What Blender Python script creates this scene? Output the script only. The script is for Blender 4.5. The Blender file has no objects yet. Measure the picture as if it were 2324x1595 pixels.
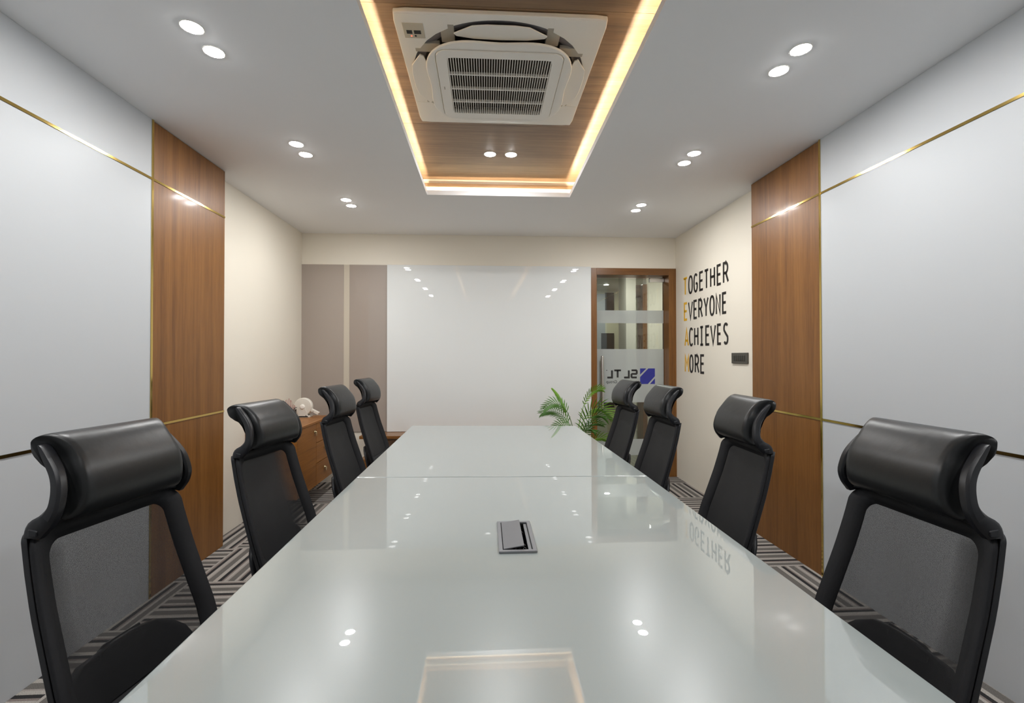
import bpy, bmesh, math, random
from mathutils import Vector, Matrix
random.seed(4)
sc = bpy.context.scene
C = sc.collection

# ------------------------------------------------------------------ camera, world, exposure
F_PX, PITCH, YAW, ROLL = 1065.3, 0.0108, -0.0556, -0.001
def cam_axes(p, y, r):
    cy, sy, cp, sp, cr, sr = math.cos(y), math.sin(y), math.cos(p), math.sin(p), math.cos(r), math.sin(r)
    fw = Vector((-sy*cp, cy*cp, sp)); rt = Vector((cy, sy, 0)); up = rt.cross(fw)
    return cr*rt + sr*up, cr*up - sr*rt, fw
rt, up, fw = cam_axes(PITCH, YAW, ROLL)
cam_d = bpy.data.cameras.new('camera'); cam = bpy.data.objects.new('camera', cam_d); C.objects.link(cam)
cam_d.sensor_fit = 'HORIZONTAL'; cam_d.sensor_width = 36.0; cam_d.lens = F_PX/2324*36.0
cam_d.clip_start = 0.02; cam_d.clip_end = 60
cam.matrix_world = Matrix(((rt.x, up.x, -fw.x, 0), (rt.y, up.y, -fw.y, 0), (rt.z, up.z, -fw.z, 1.25), (0, 0, 0, 1)))
sc.camera = cam
w = bpy.data.worlds.new('world'); sc.world = w; w.use_nodes = True
w.node_tree.nodes['Background'].inputs[0].default_value = (0.55, 0.6, 0.68, 1)
w.node_tree.nodes['Background'].inputs[1].default_value = 0.3
vs = sc.view_settings
sc.display_settings.display_device = 'sRGB'
vs.view_transform = 'Standard'; vs.look = 'None'; vs.gamma = 1.0; vs.use_curve_mapping = False
vs.exposure = 0.0
try:
    sc.cycles.use_denoising = True
    sc.cycles.max_bounces = 14; sc.cycles.diffuse_bounces = 8; sc.cycles.glossy_bounces = 6
    sc.cycles.transparent_max_bounces = 16; sc.cycles.transmission_bounces = 8
    sc.cycles.caustics_reflective = False; sc.cycles.caustics_refractive = False
    sc.cycles.sample_clamp_indirect = 9.0
except Exception:
    pass
LAMP = 395.0           # radiance of a downlight lens
LED = 330.0             # radiance of the warm cove strip
HC = 2.489             # ceiling height

# ------------------------------------------------------------------ materials
def srgb(r, g, b):
    f = lambda c: (c/255/12.92) if c/255 <= .04045 else ((c/255+.055)/1.055)**2.4
    return (f(r), f(g), f(b), 1)
def mat(name, col, rough=.5, metal=0, coat=0, coat_rough=.02, spec=.5, bump=0, bump_scale=200, var=0, var_scale=3, cior=1.5):
    m = bpy.data.materials.new(name); m.use_nodes = True
    nt = m.node_tree; p = nt.nodes['Principled BSDF']
    p.inputs['Base Color'].default_value = col; p.inputs['Roughness'].default_value = rough
    p.inputs['Metallic'].default_value = metal; p.inputs['Coat Weight'].default_value = coat
    p.inputs['Coat Roughness'].default_value = coat_rough; p.inputs['Coat IOR'].default_value = cior; p.inputs['Specular IOR Level'].default_value = spec
    tc = nt.nodes.new('ShaderNodeTexCoord')
    if bump:
        n = nt.nodes.new('ShaderNodeTexNoise'); n.inputs['Scale'].default_value = bump_scale; n.inputs['Detail'].default_value = 3
        nt.links.new(tc.outputs['Object'], n.inputs['Vector'])
        b = nt.nodes.new('ShaderNodeBump'); b.inputs['Strength'].default_value = bump; b.inputs['Distance'].default_value = .002
        nt.links.new(n.outputs['Fac'], b.inputs['Height']); nt.links.new(b.outputs['Normal'], p.inputs['Normal'])
    if var:
        n = nt.nodes.new('ShaderNodeTexNoise'); n.inputs['Scale'].default_value = var_scale; n.inputs['Detail'].default_value = 5
        nt.links.new(tc.outputs['Object'], n.inputs['Vector'])
        mx = nt.nodes.new('ShaderNodeMix'); mx.data_type = 'RGBA'; mx.inputs['A'].default_value = [c*(1-var) for c in col[:3]]+[1]
        mx.inputs['B'].default_value = [min(1, c*(1+var)) for c in col[:3]]+[1]
        nt.links.new(n.outputs['Fac'], mx.inputs['Factor']); nt.links.new(mx.outputs['Result'], p.inputs['Base Color'])
    return m
def emis(name, col, s):
    m = bpy.data.materials.new(name); m.use_nodes = True; nt = m.node_tree
    for n in list(nt.nodes): nt.nodes.remove(n)
    o = nt.nodes.new('ShaderNodeOutputMaterial'); e = nt.nodes.new('ShaderNodeEmission')
    e.inputs[0].default_value = col; e.inputs[1].default_value = s
    nt.links.new(e.outputs[0], o.inputs[0]); return m
def wood(name, dark, mid, light, axis='Z', scale=1.0, rough=.32, coat=.25, streak=1.0):
    """veneer with grain running along one world/object axis"""
    m = bpy.data.materials.new(name); m.use_nodes = True; nt = m.node_tree; p = nt.nodes['Principled BSDF']
    tc = nt.nodes.new('ShaderNodeTexCoord'); mp = nt.nodes.new('ShaderNodeMapping')
    s = {'X': (.35, 9, 9), 'Y': (9, .35, 9), 'Z': (9, 9, .35)}[axis]
    mp.inputs['Scale'].default_value = [v*scale for v in s]
    nt.links.new(tc.outputs['Object'], mp.inputs['Vector'])
    n1 = nt.nodes.new('ShaderNodeTexNoise'); n1.inputs['Scale'].default_value = 1.3; n1.inputs['Detail'].default_value = 6; n1.inputs['Roughness'].default_value = .6
    n1.inputs['Distortion'].default_value = .6
    n2 = nt.nodes.new('ShaderNodeTexNoise'); n2.inputs['Scale'].default_value = 9; n2.inputs['Detail'].default_value = 4; n2.inputs['Roughness'].default_value = .7
    n3 = nt.nodes.new('ShaderNodeTexNoise'); n3.inputs['Scale'].default_value = 30; n3.inputs['Detail'].default_value = 2
    for n in (n1, n2, n3): nt.links.new(mp.outputs[0], n.inputs['Vector'])
    a = nt.nodes.new('ShaderNodeMath'); a.operation = 'MULTIPLY_ADD'; a.inputs[1].default_value = .42*streak
    nt.links.new(n2.outputs['Fac'], a.inputs[0])
    a2 = nt.nodes.new('ShaderNodeMath'); a2.operation = 'MULTIPLY_ADD'; a2.inputs[1].default_value = .55
    nt.links.new(n1.outputs['Fac'], a2.inputs[0]); a2.inputs[2].default_value = -.02
    nt.links.new(a2.outputs[0], a.inputs[2])
    a3 = nt.nodes.new('ShaderNodeMath'); a3.operation = 'MULTIPLY_ADD'; a3.inputs[1].default_value = .14*streak
    nt.links.new(n3.outputs['Fac'], a3.inputs[0]); nt.links.new(a.outputs[0], a3.inputs[2])
    r = nt.nodes.new('ShaderNodeValToRGB'); e = r.color_ramp.elements
    e[0].position = .33; e[0].color = dark; e[1].position = .74; e[1].color = light
    k = e.new(.52); k.color = mid
    nt.links.new(a3.outputs[0], r.inputs[0]); nt.links.new(r.outputs[0], p.inputs['Base Color'])
    p.inputs['Roughness'].default_value = rough; p.inputs['Coat Weight'].default_value = coat; p.inputs['Coat Roughness'].default_value = .12
    b = nt.nodes.new('ShaderNodeBump'); b.inputs['Strength'].default_value = .08; b.inputs['Distance'].default_value = .001
    nt.links.new(a3.outputs[0], b.inputs['Height']); nt.links.new(b.outputs['Normal'], p.inputs['Normal'])
    return m

M = {}
M['ceiling'] = mat('ceiling paint', (.89, .90, .915, 1), .75, var=.01, var_scale=.8)
M['cream'] = mat('cream wall paint', (.80, .75, .65, 1), .62, bump=.03, bump_scale=60, var=.02, var_scale=2)
M['white_glass'] = mat('white back painted glass', (.50, .52, .54, 1), .38, coat=.0, spec=.16)
M['board_glass'] = mat('whiteboard glass', (.765, .785, .78, 1), .5, coat=1.0, coat_rough=.01, spec=.1, cior=1.65)
M['brown_glass'] = mat('taupe back painted glass', (.36, .305, .265, 1), .45, coat=.9, coat_rough=.015, spec=.4)
M['gold'] = mat('polished brass', (.70, .50, .16, 1), .12, metal=1)
M['wood_v'] = wood('walnut veneer upright', (.098, .034, .0055, 1), (.182, .072, .0135, 1), (.262, .114, .025, 1), 'Z', rough=.42, coat=.10)
M['wood_x'] = wood('walnut veneer crosswise', (.10, .06, .035, 1), (.21, .13, .075, 1), (.33, .215, .125, 1), 'X', .9, streak=1.1, rough=.42, coat=.06)
M['wood_cab'] = wood('cabinet veneer', (.135, .047, .006, 1), (.265, .098, .014, 1), (.36, .150, .028, 1), 'Y', 1.2, rough=.45, coat=.08)
M['wood_frame'] = wood('door frame wood', (.098, .036, .006, 1), (.188, .075, .014, 1), (.27, .118, .025, 1), 'Z', 1.4, coat=.1)
M['wood_frame_x'] = wood('door head wood', (.098, .036, .006, 1), (.188, .075, .014, 1), (.27, .118, .025, 1), 'X', 1.4, coat=.1)
M['table_glass'] = mat('pale table glass', (.285, .318, .312, 1), .278, coat=1.0, coat_rough=.006, spec=.45, cior=1.80)
M['table_edge'] = mat('table board', (.68, .70, .68, 1), .4)
M['plastic_white'] = mat('white plastic', (.90, .865, .80, 1), .38)
M['plastic_grey'] = mat('warm grey plastic', (.42, .39, .33, 1), .45)
M['ac_dark'] = mat('dark duct', (.018, .017, .016, 1), .7)
M['ac_filter'] = mat('brown filter', (.050, .036, .022, 1), .8, bump=.3, bump_scale=400)
M['duct_lilac'] = mat('grey duct lining', (.20, .19, .205, 1), .5)
M['reel'] = mat('ivory plastic', (.72, .69, .62, 1), .4)
M['black_plastic'] = mat('black plastic', (.010, .0105, .013, 1), .38, spec=.45, bump=.04, bump_scale=500)
M['leather'] = mat('black leather', (.0105, .0112, .0120, 1), .36, spec=.5, bump=.22, bump_scale=42)
M['fabric'] = mat('black fabric', (.0075, .008, .0105, 1), .75, bump=.2, bump_scale=700)
M['chrome'] = mat('brushed steel', (.80, .78, .74, 1), .30, metal=1)
M['alu'] = mat('grey anodised aluminium', (.23, .235, .25, 1), .38, metal=.5)
M['alu_lid'] = mat('grey coated lid', (.155, .158, .168, 1), .45, metal=.2)
M['black_film'] = mat('crinkled black film', (.008, .008, .008, 1), .12, bump=.9, bump_scale=60)
M['switch'] = mat('switch plate', (.075, .07, .058, 1), .4)
M['switch_dark'] = mat('rocker', (.045, .042, .034, 1), .35)
M['ink'] = mat('black vinyl', (.018, .015, .013, 1), .5)
M['yellow'] = mat('yellow vinyl', (.80, .44, .012, 1), .5)
M['blue'] = mat('blue vinyl', (.030, .035, .30, 1), .45, var=.25, var_scale=9)
M['dark_text'] = mat('dark grey vinyl', (.02, .02, .02, 1), .5)
M['leaf'] = mat('palm leaf', (.050, .145, .012, 1), .45, var=.35, var_scale=14)
M['leaf2'] = mat('pale palm leaf', (.15, .32, .022, 1), .45, var=.3, var_scale=14)
M['stem'] = mat('palm stem', (.22, .26, .06, 1), .5)
M['pot'] = mat('white ceramic pot', (.7, .7, .68, 1), .25)
M['soil'] = mat('soil', (.03, .02, .012, 1), .9, bump=.5, bump_scale=80)
M['red'] = mat('red wire', (.35, .05, .06, 1), .4)
M['dark_glass'] = mat('dark window glass', (.028, .027, .026, 1), .08, coat=.5)
M['hall_wall'] = mat('olive corridor wall', (.50, .48, .36, 1), .6)
M['grey_wall'] = mat('grey partition', (.32, .34, .35, 1), .4, coat=.4, coat_rough=.05)
M['skirting'] = mat('off white skirting', (.70, .66, .58, 1), .45)
M['lens'] = emis('downlight lens', (1.0, .995, .985, 1), LAMP)
M['led'] = emis('warm led strip', (1.0, .84, .60, 1), LED)
M['indicator'] = emis('red indicator', (1.0, .18, .10, 1), 1.6)
M['lens_hall'] = emis('corridor lens', (1.0, .97, .90, 1), 620)

def carpet_mat():
    m = bpy.data.materials.new('striped carpet'); m.use_nodes = True; nt = m.node_tree; p = nt.nodes['Principled BSDF']
    tc = nt.nodes.new('ShaderNodeTexCoord'); sx = nt.nodes.new('ShaderNodeSeparateXYZ'); nt.links.new(tc.outputs['Object'], sx.inputs[0])
    # stripes run along local x: colour depends on local y (0 .. .457)
    mr = nt.nodes.new('ShaderNodeMapRange'); mr.inputs['From Min'].default_value = -.2285; mr.inputs['From Max'].default_value = .2285
    nt.links.new(sx.outputs['Y'], mr.inputs['Value'])
    n = nt.nodes.new('ShaderNodeTexNoise'); n.inputs['Scale'].default_value = 320; n.inputs['Detail'].default_value = 2
    nt.links.new(tc.outputs['Object'], n.inputs['Vector'])
    jit = nt.nodes.new('ShaderNodeMath'); jit.operation = 'MULTIPLY_ADD'; jit.inputs[1].default_value = .006; 
    nt.links.new(n.outputs['Fac'], jit.inputs[0]); nt.links.new(mr.outputs[0], jit.inputs[2])
    r = nt.nodes.new('ShaderNodeValToRGB'); r.color_ramp.interpolation = 'CONSTANT'
    L = (.36, .335, .305, 1); L2 = (.30, .27, .25, 1); G = (.135, .125, .115, 1); D = (.030, .029, .030, 1); B = (.21, .175, .16, 1)
    seq = [(0, L), (.035, B), (.06, D), (.105, L), (.15, L2), (.17, G), (.245, L), (.30, D), (.345, B), (.37, L), (.40, L2), (.425, G), (.50, L), (.535, B), (.555, D),
           (.605, L), (.655, G), (.735, L2), (.755, L), (.80, D), (.845, B), (.87, L), (.90, G), (.965, L)]
    e = r.color_ramp.elements
    e[0].position = seq[0][0]; e[0].color = seq[0][1]; e[1].position = seq[1][0]; e[1].color = seq[1][1]
    for pos, c in seq[2:]:
        k = e.new(pos); k.color = c
    nt.links.new(jit.outputs[0], r.inputs[0])
    mx = nt.nodes.new('ShaderNodeMix'); mx.data_type = 'RGBA'; mx.blend_type = 'MULTIPLY'; mx.inputs['Factor'].default_value = .75
    rr = nt.nodes.new('ShaderNodeMapRange'); rr.inputs['From Min'].default_value = .25; rr.inputs['From Max'].default_value = .75; rr.inputs['To Min'].default_value = .45; rr.inputs['To Max'].default_value = 1.4
    nt.links.new(n.outputs['Fac'], rr.inputs[0])
    nt.links.new(r.outputs[0], mx.inputs['A']); nt.links.new(rr.outputs[0], mx.inputs['B'])
    nt.links.new(mx.outputs['Result'], p.inputs['Base Color']); p.inputs['Roughness'].default_value = .95; p.inputs['Specular IOR Level'].default_value = .1
    b = nt.nodes.new('ShaderNodeBump'); b.inputs['Strength'].default_value = .5; b.inputs['Distance'].default_value = .003
    nt.links.new(n.outputs['Fac'], b.inputs['Height']); nt.links.new(b.outputs['Normal'], p.inputs['Normal'])
    return m
M['carpet'] = carpet_mat()

def mesh_mat():
    """see-through knitted mesh: dark yarn with open cells"""
    m = bpy.data.materials.new('chair mesh'); m.use_nodes = True; nt = m.node_tree; p = nt.nodes['Principled BSDF']
    p.inputs['Base Color'].default_value = (.010, .0105, .0125, 1); p.inputs['Roughness'].default_value = .6
    out = nt.nodes['Material Output']
    tr = nt.nodes.new('ShaderNodeBsdfTransparent'); mx = nt.nodes.new('ShaderNodeMixShader')
    tc = nt.nodes.new('ShaderNodeTexCoord'); mp = nt.nodes.new('ShaderNodeMapping'); mp.inputs['Scale'].default_value = (0, 640, 640)
    nt.links.new(tc.outputs['Object'], mp.inputs['Vector'])
    v = nt.nodes.new('ShaderNodeTexVoronoi'); v.inputs['Scale'].default_value = 1.0; v.inputs['Randomness'].default_value = .25
    nt.links.new(mp.outputs[0], v.inputs['Vector'])
    st = nt.nodes.new('ShaderNodeMapRange'); st.inputs['From Min'].default_value = .28; st.inputs['From Max'].default_value = .50
    st.inputs['To Min'].default_value = .42; st.inputs['To Max'].default_value = .92
    nt.links.new(v.outputs['Distance'], st.inputs['Value'])
    # thick yarn closes the cells when looked at from the side
    lw = nt.nodes.new('ShaderNodeLayerWeight'); lw.inputs['Blend'].default_value = .5
    fr = nt.nodes.new('ShaderNodeMapRange'); fr.inputs['From Min'].default_value = .30; fr.inputs['From Max'].default_value = .41
    fr.inputs['To Min'].default_value = .0; fr.inputs['To Max'].default_value = .62
    nt.links.new(lw.outputs['Facing'], fr.inputs['Value'])
    ad = nt.nodes.new('ShaderNodeMath'); ad.operation = 'ADD'; ad.use_clamp = True
    nt.links.new(fr.outputs[0], ad.inputs[0]); nt.links.new(st.outputs[0], ad.inputs[1])
    nt.links.new(ad.outputs[0], mx.inputs[0]); nt.links.new(tr.outputs[0], mx.inputs[1]); nt.links.new(p.outputs[0], mx.inputs[2])
    nt.links.new(mx.outputs[0], out.inputs[0]); return m
M['mesh'] = mesh_mat()

def thin_glass(name, tint, refl=1.0):
    m = bpy.data.materials.new(name); m.use_nodes = True; nt = m.node_tree
    for n in list(nt.nodes): nt.nodes.remove(n)
    o = nt.nodes.new('ShaderNodeOutputMaterial'); t = nt.nodes.new('ShaderNodeBsdfTransparent'); t.inputs[0].default_value = tint
    g = nt.nodes.new('ShaderNodeBsdfGlossy'); g.inputs['Roughness'].default_value = 0.0
    fr = nt.nodes.new('ShaderNodeFresnel'); fr.inputs[0].default_value = 1.5
    mu = nt.nodes.new('ShaderNodeMath'); mu.operation = 'MULTIPLY'; mu.inputs[1].default_value = refl; mu.use_clamp = True
    mx = nt.nodes.new('ShaderNodeMixShader')
    nt.links.new(fr.outputs[0], mu.inputs[0]); nt.links.new(mu.outputs[0], mx.inputs[0])
    nt.links.new(t.outputs[0], mx.inputs[1]); nt.links.new(g.outputs[0], mx.inputs[2]); nt.links.new(mx.outputs[0], o.inputs[0])
    return m
M['door_glass'] = thin_glass('clear door glass', (.90, .95, .93, 1), 1.35)
def frosted():
    m = bpy.data.materials.new('frosted film'); m.use_nodes = True; nt = m.node_tree
    for n in list(nt.nodes): nt.nodes.remove(n)
    o = nt.nodes.new('ShaderNodeOutputMaterial'); t = nt.nodes.new('ShaderNodeBsdfTransparent'); t.inputs[0].default_value = (.95, .97, .96, 1)
    d = nt.nodes.new('ShaderNodeBsdfDiffuse'); d.inputs[0].default_value = (.78, .81, .80, 1)
    l = nt.nodes.new('ShaderNodeBsdfTranslucent'); l.inputs[0].default_value = (.82, .85, .84, 1)
    a = nt.nodes.new('ShaderNodeMixShader'); a.inputs[0].default_value = .4; nt.links.new(d.outputs[0], a.inputs[1]); nt.links.new(l.outputs[0], a.inputs[2])
    mx = nt.nodes.new('ShaderNodeMixShader'); mx.inputs[0].default_value = .62
    nt.links.new(t.outputs[0], mx.inputs[1]); nt.links.new(a.outputs[0], mx.inputs[2]); nt.links.new(mx.outputs[0], o.inputs[0]); return m
M['frost'] = frosted()

# ------------------------------------------------------------------ mesh helpers
def obj(name, bm, m, parent=None, smooth=False, bevel=0, seg=2, auto=None):
    me = bpy.data.meshes.new(name)
    bmesh.ops.recalc_face_normals(bm, faces=bm.faces[:])
    bm.to_mesh(me); bm.free()
    if smooth:
        for p in me.polygons: p.use_smooth = True
    o = bpy.data.objects.new(name, me); C.objects.link(o)
    for mm in (m if isinstance(m, (list, tuple)) else [m]): me.materials.append(mm)
    if parent: o.parent = parent
    if bevel:
        md = o.modifiers.new('bevel', 'BEVEL'); md.width = bevel; md.segments = seg; md.limit_method = 'ANGLE'; md.angle_limit = math.radians(40)
        if smooth is False and seg > 1:
            for p in me.polygons: p.use_smooth = True
            md.harden_normals = True
    return o
def box(bm, x0, x1, y0, y1, z0, z1, mi=0):
    v = [bm.verts.new(c) for c in ((x0, y0, z0), (x1, y0, z0), (x1, y1, z0), (x0, y1, z0), (x0, y0, z1), (x1, y0, z1), (x1, y1, z1), (x0, y1, z1))]
    fs = [bm.faces.new([v[i] for i in f]) for f in ((0, 3, 2, 1), (4, 5, 6, 7), (0, 1, 5, 4), (1, 2, 6, 5), (2, 3, 7, 6), (3, 0, 4, 7))]
    for f in fs: f.material_index = mi
    return bm
def bx(*a): return box(bmesh.new(), *a)
def prism(bm, poly, z0, z1, axes='xyz'):
    """extrude polygon (list of 2D) between z0 and z1; axes permutes"""
    def P(a, b, c):
        d = {axes[0]: a, axes[1]: b, axes[2]: c}; return (d['x'], d['y'], d['z'])
    lo = [bm.verts.new(P(a, b, z0)) for a, b in poly]; hi = [bm.verts.new(P(a, b, z1)) for a, b in poly]
    n = len(poly)
    bm.faces.new(lo[::-1]); bm.faces.new(hi)
    for i in range(n): bm.faces.new([lo[i], lo[(i+1) % n], hi[(i+1) % n], hi[i]])
    return bm
def ring_prism(bm, outer, inner, z0, z1, axes='xyz'):
    """same count outer/inner loops -> plate with a hole"""
    def P(a, b, c):
        d = {axes[0]: a, axes[1]: b, axes[2]: c}; return (d['x'], d['y'], d['z'])
    n = len(outer)
    V = [[bm.verts.new(P(a, b, z)) for a, b in lp] for lp in (outer, inner) for z in (z0, z1)]
    ol, oh, il, ih = V
    for i in range(n):
        j = (i+1) % n
        bm.faces.new([ol[i], ol[j], oh[j], oh[i]]); bm.faces.new([il[j], il[i], ih[i], ih[j]])
        bm.faces.new([oh[i], oh[j], ih[j], ih[i]]); bm.faces.new([ol[j], ol[i], il[i], il[j]])
    return bm
def tube(bm, pts, r, n=8, cap=True):
    pts = [Vector(p) for p in pts]; rs = r if isinstance(r, (list, tuple)) else [r]*len(pts)
    rings = []; prev = None
    for i, p in enumerate(pts):
        t = (pts[min(i+1, len(pts)-1)]-pts[max(i-1, 0)]).normalized()
        if prev is None:
            a = Vector((0, 0, 1)) if abs(t.z) < .9 else Vector((1, 0, 0)); u = t.cross(a).normalized()
        else:
            u = (prev - t*prev.dot(t)).normalized()
        prev = u; v = t.cross(u)
        rings.append([bm.verts.new(p + (u*math.cos(k/n*6.28318)+v*math.sin(k/n*6.28318))*rs[i]) for k in range(n)])
    for a, b in zip(rings, rings[1:]):
        for k in range(n): bm.faces.new([a[k], a[(k+1) % n], b[(k+1) % n], b[k]])
    if cap:
        bm.faces.new(rings[0][::-1]); bm.faces.new(rings[-1])
    return bm
def lathe(bm, prof, n=24, c=(0, 0, 0), axis='z', close=True):
    rings = []
    for r, h in prof:
        ring = []
        for k in range(n):
            a = 2*math.pi*k/n; x, y = r*math.cos(a), r*math.sin(a)
            p = {'z': (x, y, h), 'y': (x, h, y), 'x': (h, x, y)}[axis]
            ring.append(bm.verts.new((p[0]+c[0], p[1]+c[1], p[2]+c[2])))
        rings.append(ring)
    for a, b in zip(rings, rings[1:]):
        for k in range(n): bm.faces.new([a[k], a[(k+1) % n], b[(k+1) % n], b[k]])
    if close:
        bm.faces.new(rings[0][::-1]); bm.faces.new(rings[-1])
    return bm
def sweep(bm, secs):
    """secs: list of closed loops (same count) of 3D points"""
    R = [[bm.verts.new(p) for p in s] for s in secs]; n = len(R[0])
    for a, b in zip(R, R[1:]):
        for k in range(n): bm.faces.new([a[k], a[(k+1) % n], b[(k+1) % n], b[k]])
    bm.faces.new(R[0][::-1]); bm.faces.new(R[-1]); return bm
def rrect(hx, hy, r, cx=0, cy=0, n=6):
    pts = []
    for sx, sy, a0 in ((1, 1, 0), (-1, 1, 90), (-1, -1, 180), (1, -1, 270)):
        for k in range(n+1):
            a = math.radians(a0+90*k/n); pts.append((cx+sx*(hx-r)+r*math.cos(a), cy+sy*(hy-r)+r*math.sin(a)))
    return pts
def catmull(P, n=6):
    out = []
    for i in range(len(P)-1):
        p0, p1, p2, p3 = P[max(i-1, 0)], P[i], P[i+1], P[min(i+2, len(P)-1)]
        for k in range(n):
            t = k/n
            out.append(tuple(.5*((2*b)+(-a+c)*t+(2*a-5*b+4*c-d)*t*t+(-a+3*b-3*c+d)*t**3) for a, b, c, d in zip(p0, p1, p2, p3)))
    out.append(tuple(P[-1])); return out
def catmull_closed(P, n=4):
    out = []; N = len(P)
    for i in range(N):
        p0, p1, p2, p3 = P[i-1], P[i], P[(i+1) % N], P[(i+2) % N]
        for k in range(n):
            t = k/n
            out.append(tuple(.5*((2*b)+(-a+c)*t+(2*a-5*b+4*c-d)*t*t+(-a+3*b-3*c+d)*t**3) for a, b, c, d in zip(p0, p1, p2, p3)))
    return out
def thing(name, label, cat, loc=(0, 0, 0), rz=0, group=None):
    o = bpy.data.objects.new(name, None); C.objects.link(o); o.location = loc; o.rotation_euler = (0, 0, rz); o.empty_display_size = .05
    o['label'] = label; o['category'] = cat
    if group: o['group'] = group
    return o
def tag(o, label, cat, group=None):
    o['label'] = label; o['category'] = cat
    if group: o['group'] = group
    return o
def struct(o): o['kind'] = 'structure'; return o
def dup(root):
    c = root.copy(); C.objects.link(c)
    for ch in list(root.children):
        k = ch.copy(); C.objects.link(k); k.parent = c
        for g in list(ch.children):
            q = g.copy(); C.objects.link(q); q.parent = k
    return c

# ------------------------------------------------------------------ room shell
XL, XR, YB, YN = -1.837, 1.982, 4.80, -1.75       # plaster walls; back; near end behind the camera
XLP, XRP = -1.738, 1.908                           # face of the panelled walls
YL1, YL2, YR1, YR2 = 2.541, 3.221, 2.5725, 3.265
G1, G2 = 2.179, .8906
floor = struct(obj('floor', bx(XL-.1, XR+.1, YN-.1, YB+.22, -.12, -.012), M['soil']))
T = .457
tb = bmesh.new(); box(tb, -T/2+.0006, T/2-.0006, -T/2+.0006, T/2-.0006, -.012, 0)
tile0 = obj('carpet_tile', tb, M['carpet'], floor)
first = True
X0, Y0 = -1.63, 3.172
for i in range(-1, 8):
    for j in range(-11, 4):
        cx, cy = X0+T*(i+.5), Y0+T*(j+.5)
        # full tiles only: cut rows at the walls use clipped meshes
        xa, xb = max(cx-T/2, XL), min(cx+T/2, XR); ya, yb = max(cy-T/2, YN), min(cy+T/2, YB+.2)
        if xb-xa < .01 or yb-ya < .01: continue
        along_y = (i+j) % 2 != 0
        rot = random.choice((0, math.pi)) + (math.pi/2 if along_y else 0)
        clipped = (xb-xa < T-.002) or (yb-ya < T-.002)
        if clipped:
            cr, sr = math.cos(-rot), math.sin(-rot)
            cs = [((x-cx)*cr-(y-cy)*sr, (x-cx)*sr+(y-cy)*cr) for x, y in ((xa, ya), (xb, yb))]
            lx0, lx1 = sorted((cs[0][0], cs[1][0])); ly0, ly1 = sorted((cs[0][1], cs[1][1]))
            o = obj('carpet_tile', bx(lx0+.0006, lx1-.0006, ly0+.0006, ly1-.0006, -.012, 0), M['carpet'], floor)
        elif first:
            o = tile0; first = False
        else:
            o = tile0.copy(); C.objects.link(o)
        o.location = (cx, cy, 0); o.rotation_euler = (0, 0, rot)

# ceiling with the tray opening
TX0, TX1, TX1n, TY0, TY1 = -.449, .652, .617, -1.15, 3.607
cm = bmesh.new()
outer = [(XL-.1, YN-.1), (XR+.1, YN-.1), (XR+.1, YB+.1), (XL-.1, YB+.1)]
hole = [(TX0, TY0), (TX1n-.022, TY0), (TX1, TY1), (TX0, TY1+.002)]
ring_prism(cm, outer, hole, HC, HC+.009)
ceiling = struct(obj('ceiling', cm, M['ceiling']))
lm = bmesh.new()
o2 = [(TX0-.009, TY0-.009), (TX1n-.013, TY0-.009), (TX1+.009, TY1+.009), (TX0-.009, TY1+.011)]
ring_prism(lm, o2, hole, HC+.009, HC+.034)
obj('tray_lip', lm, M['ceiling'], ceiling)
ZW = 2.63
CX0, CX1, CY0, CY1 = -.525, .735, -1.22, 3.668
cv = bmesh.new()
ring_prism(cv, [(CX0-.02, CY0-.02), (CX1+.02, CY0-.02), (CX1+.02, CY1+.02), (CX0-.02, CY1+.02)], [(CX0, CY0), (CX1, CY0), (CX1, CY1), (CX0, CY1)], HC+.009, ZW+.02)
obj('cove_wall', cv, M['cream'], ceiling)
# three veneer sheets with fine joints
for a, b in ((CY0, 1.84), (1.842, 2.79), (2.792, CY1)):
    obj('wood_panel', bx(CX0, CX1, a, b, ZW, ZW+.018), M['wood_x'], ceiling)
obj('wood_trim', bx(CX0, CX1, CY1-.010, CY1, 2.572, 2.596), M['wood_x'], ceiling)
# led strips lying behind the lip
def strip(p0, p1, wd, n):
    """flexible strip: white base with short lit segments along its top"""
    p0, p1 = Vector((p0[0], p0[1], 0)), Vector((p1[0], p1[1], 0)); d = (p1-p0).normalized(); q = Vector((-d.y, d.x, 0))*wd/2
    b = bmesh.new(); z0, z1 = HC+.0095, HC+.0165
    rows = []
    for k in range(n+1):
        c = p0.lerp(p1, k/n)
        rows.append([b.verts.new((c+s_*q).to_tuple()[:2]+(z,)) for s_, z in ((-1, z0), (-1, z1), (1, z1), (1, z0))])
    for A_, B_ in zip(rows, rows[1:]):
        for k in range(3):
            f = b.faces.new([A_[k], A_[k+1], B_[k+1], B_[k]]); f.material_index = 0 if k == 1 else 1
    return obj('led_strip', b, [M['led'], M['plastic_white']], ceiling)
strip((TX0-.0115, TY0), (TX0-.0115, TY1), .004, 48)
strip((TX1n-.0085, TY0), (TX1+.0135, TY1), .005, 48)
strip((TX0, TY1+.0123), (TX1, TY1+.0123), .0024, 14)

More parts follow.
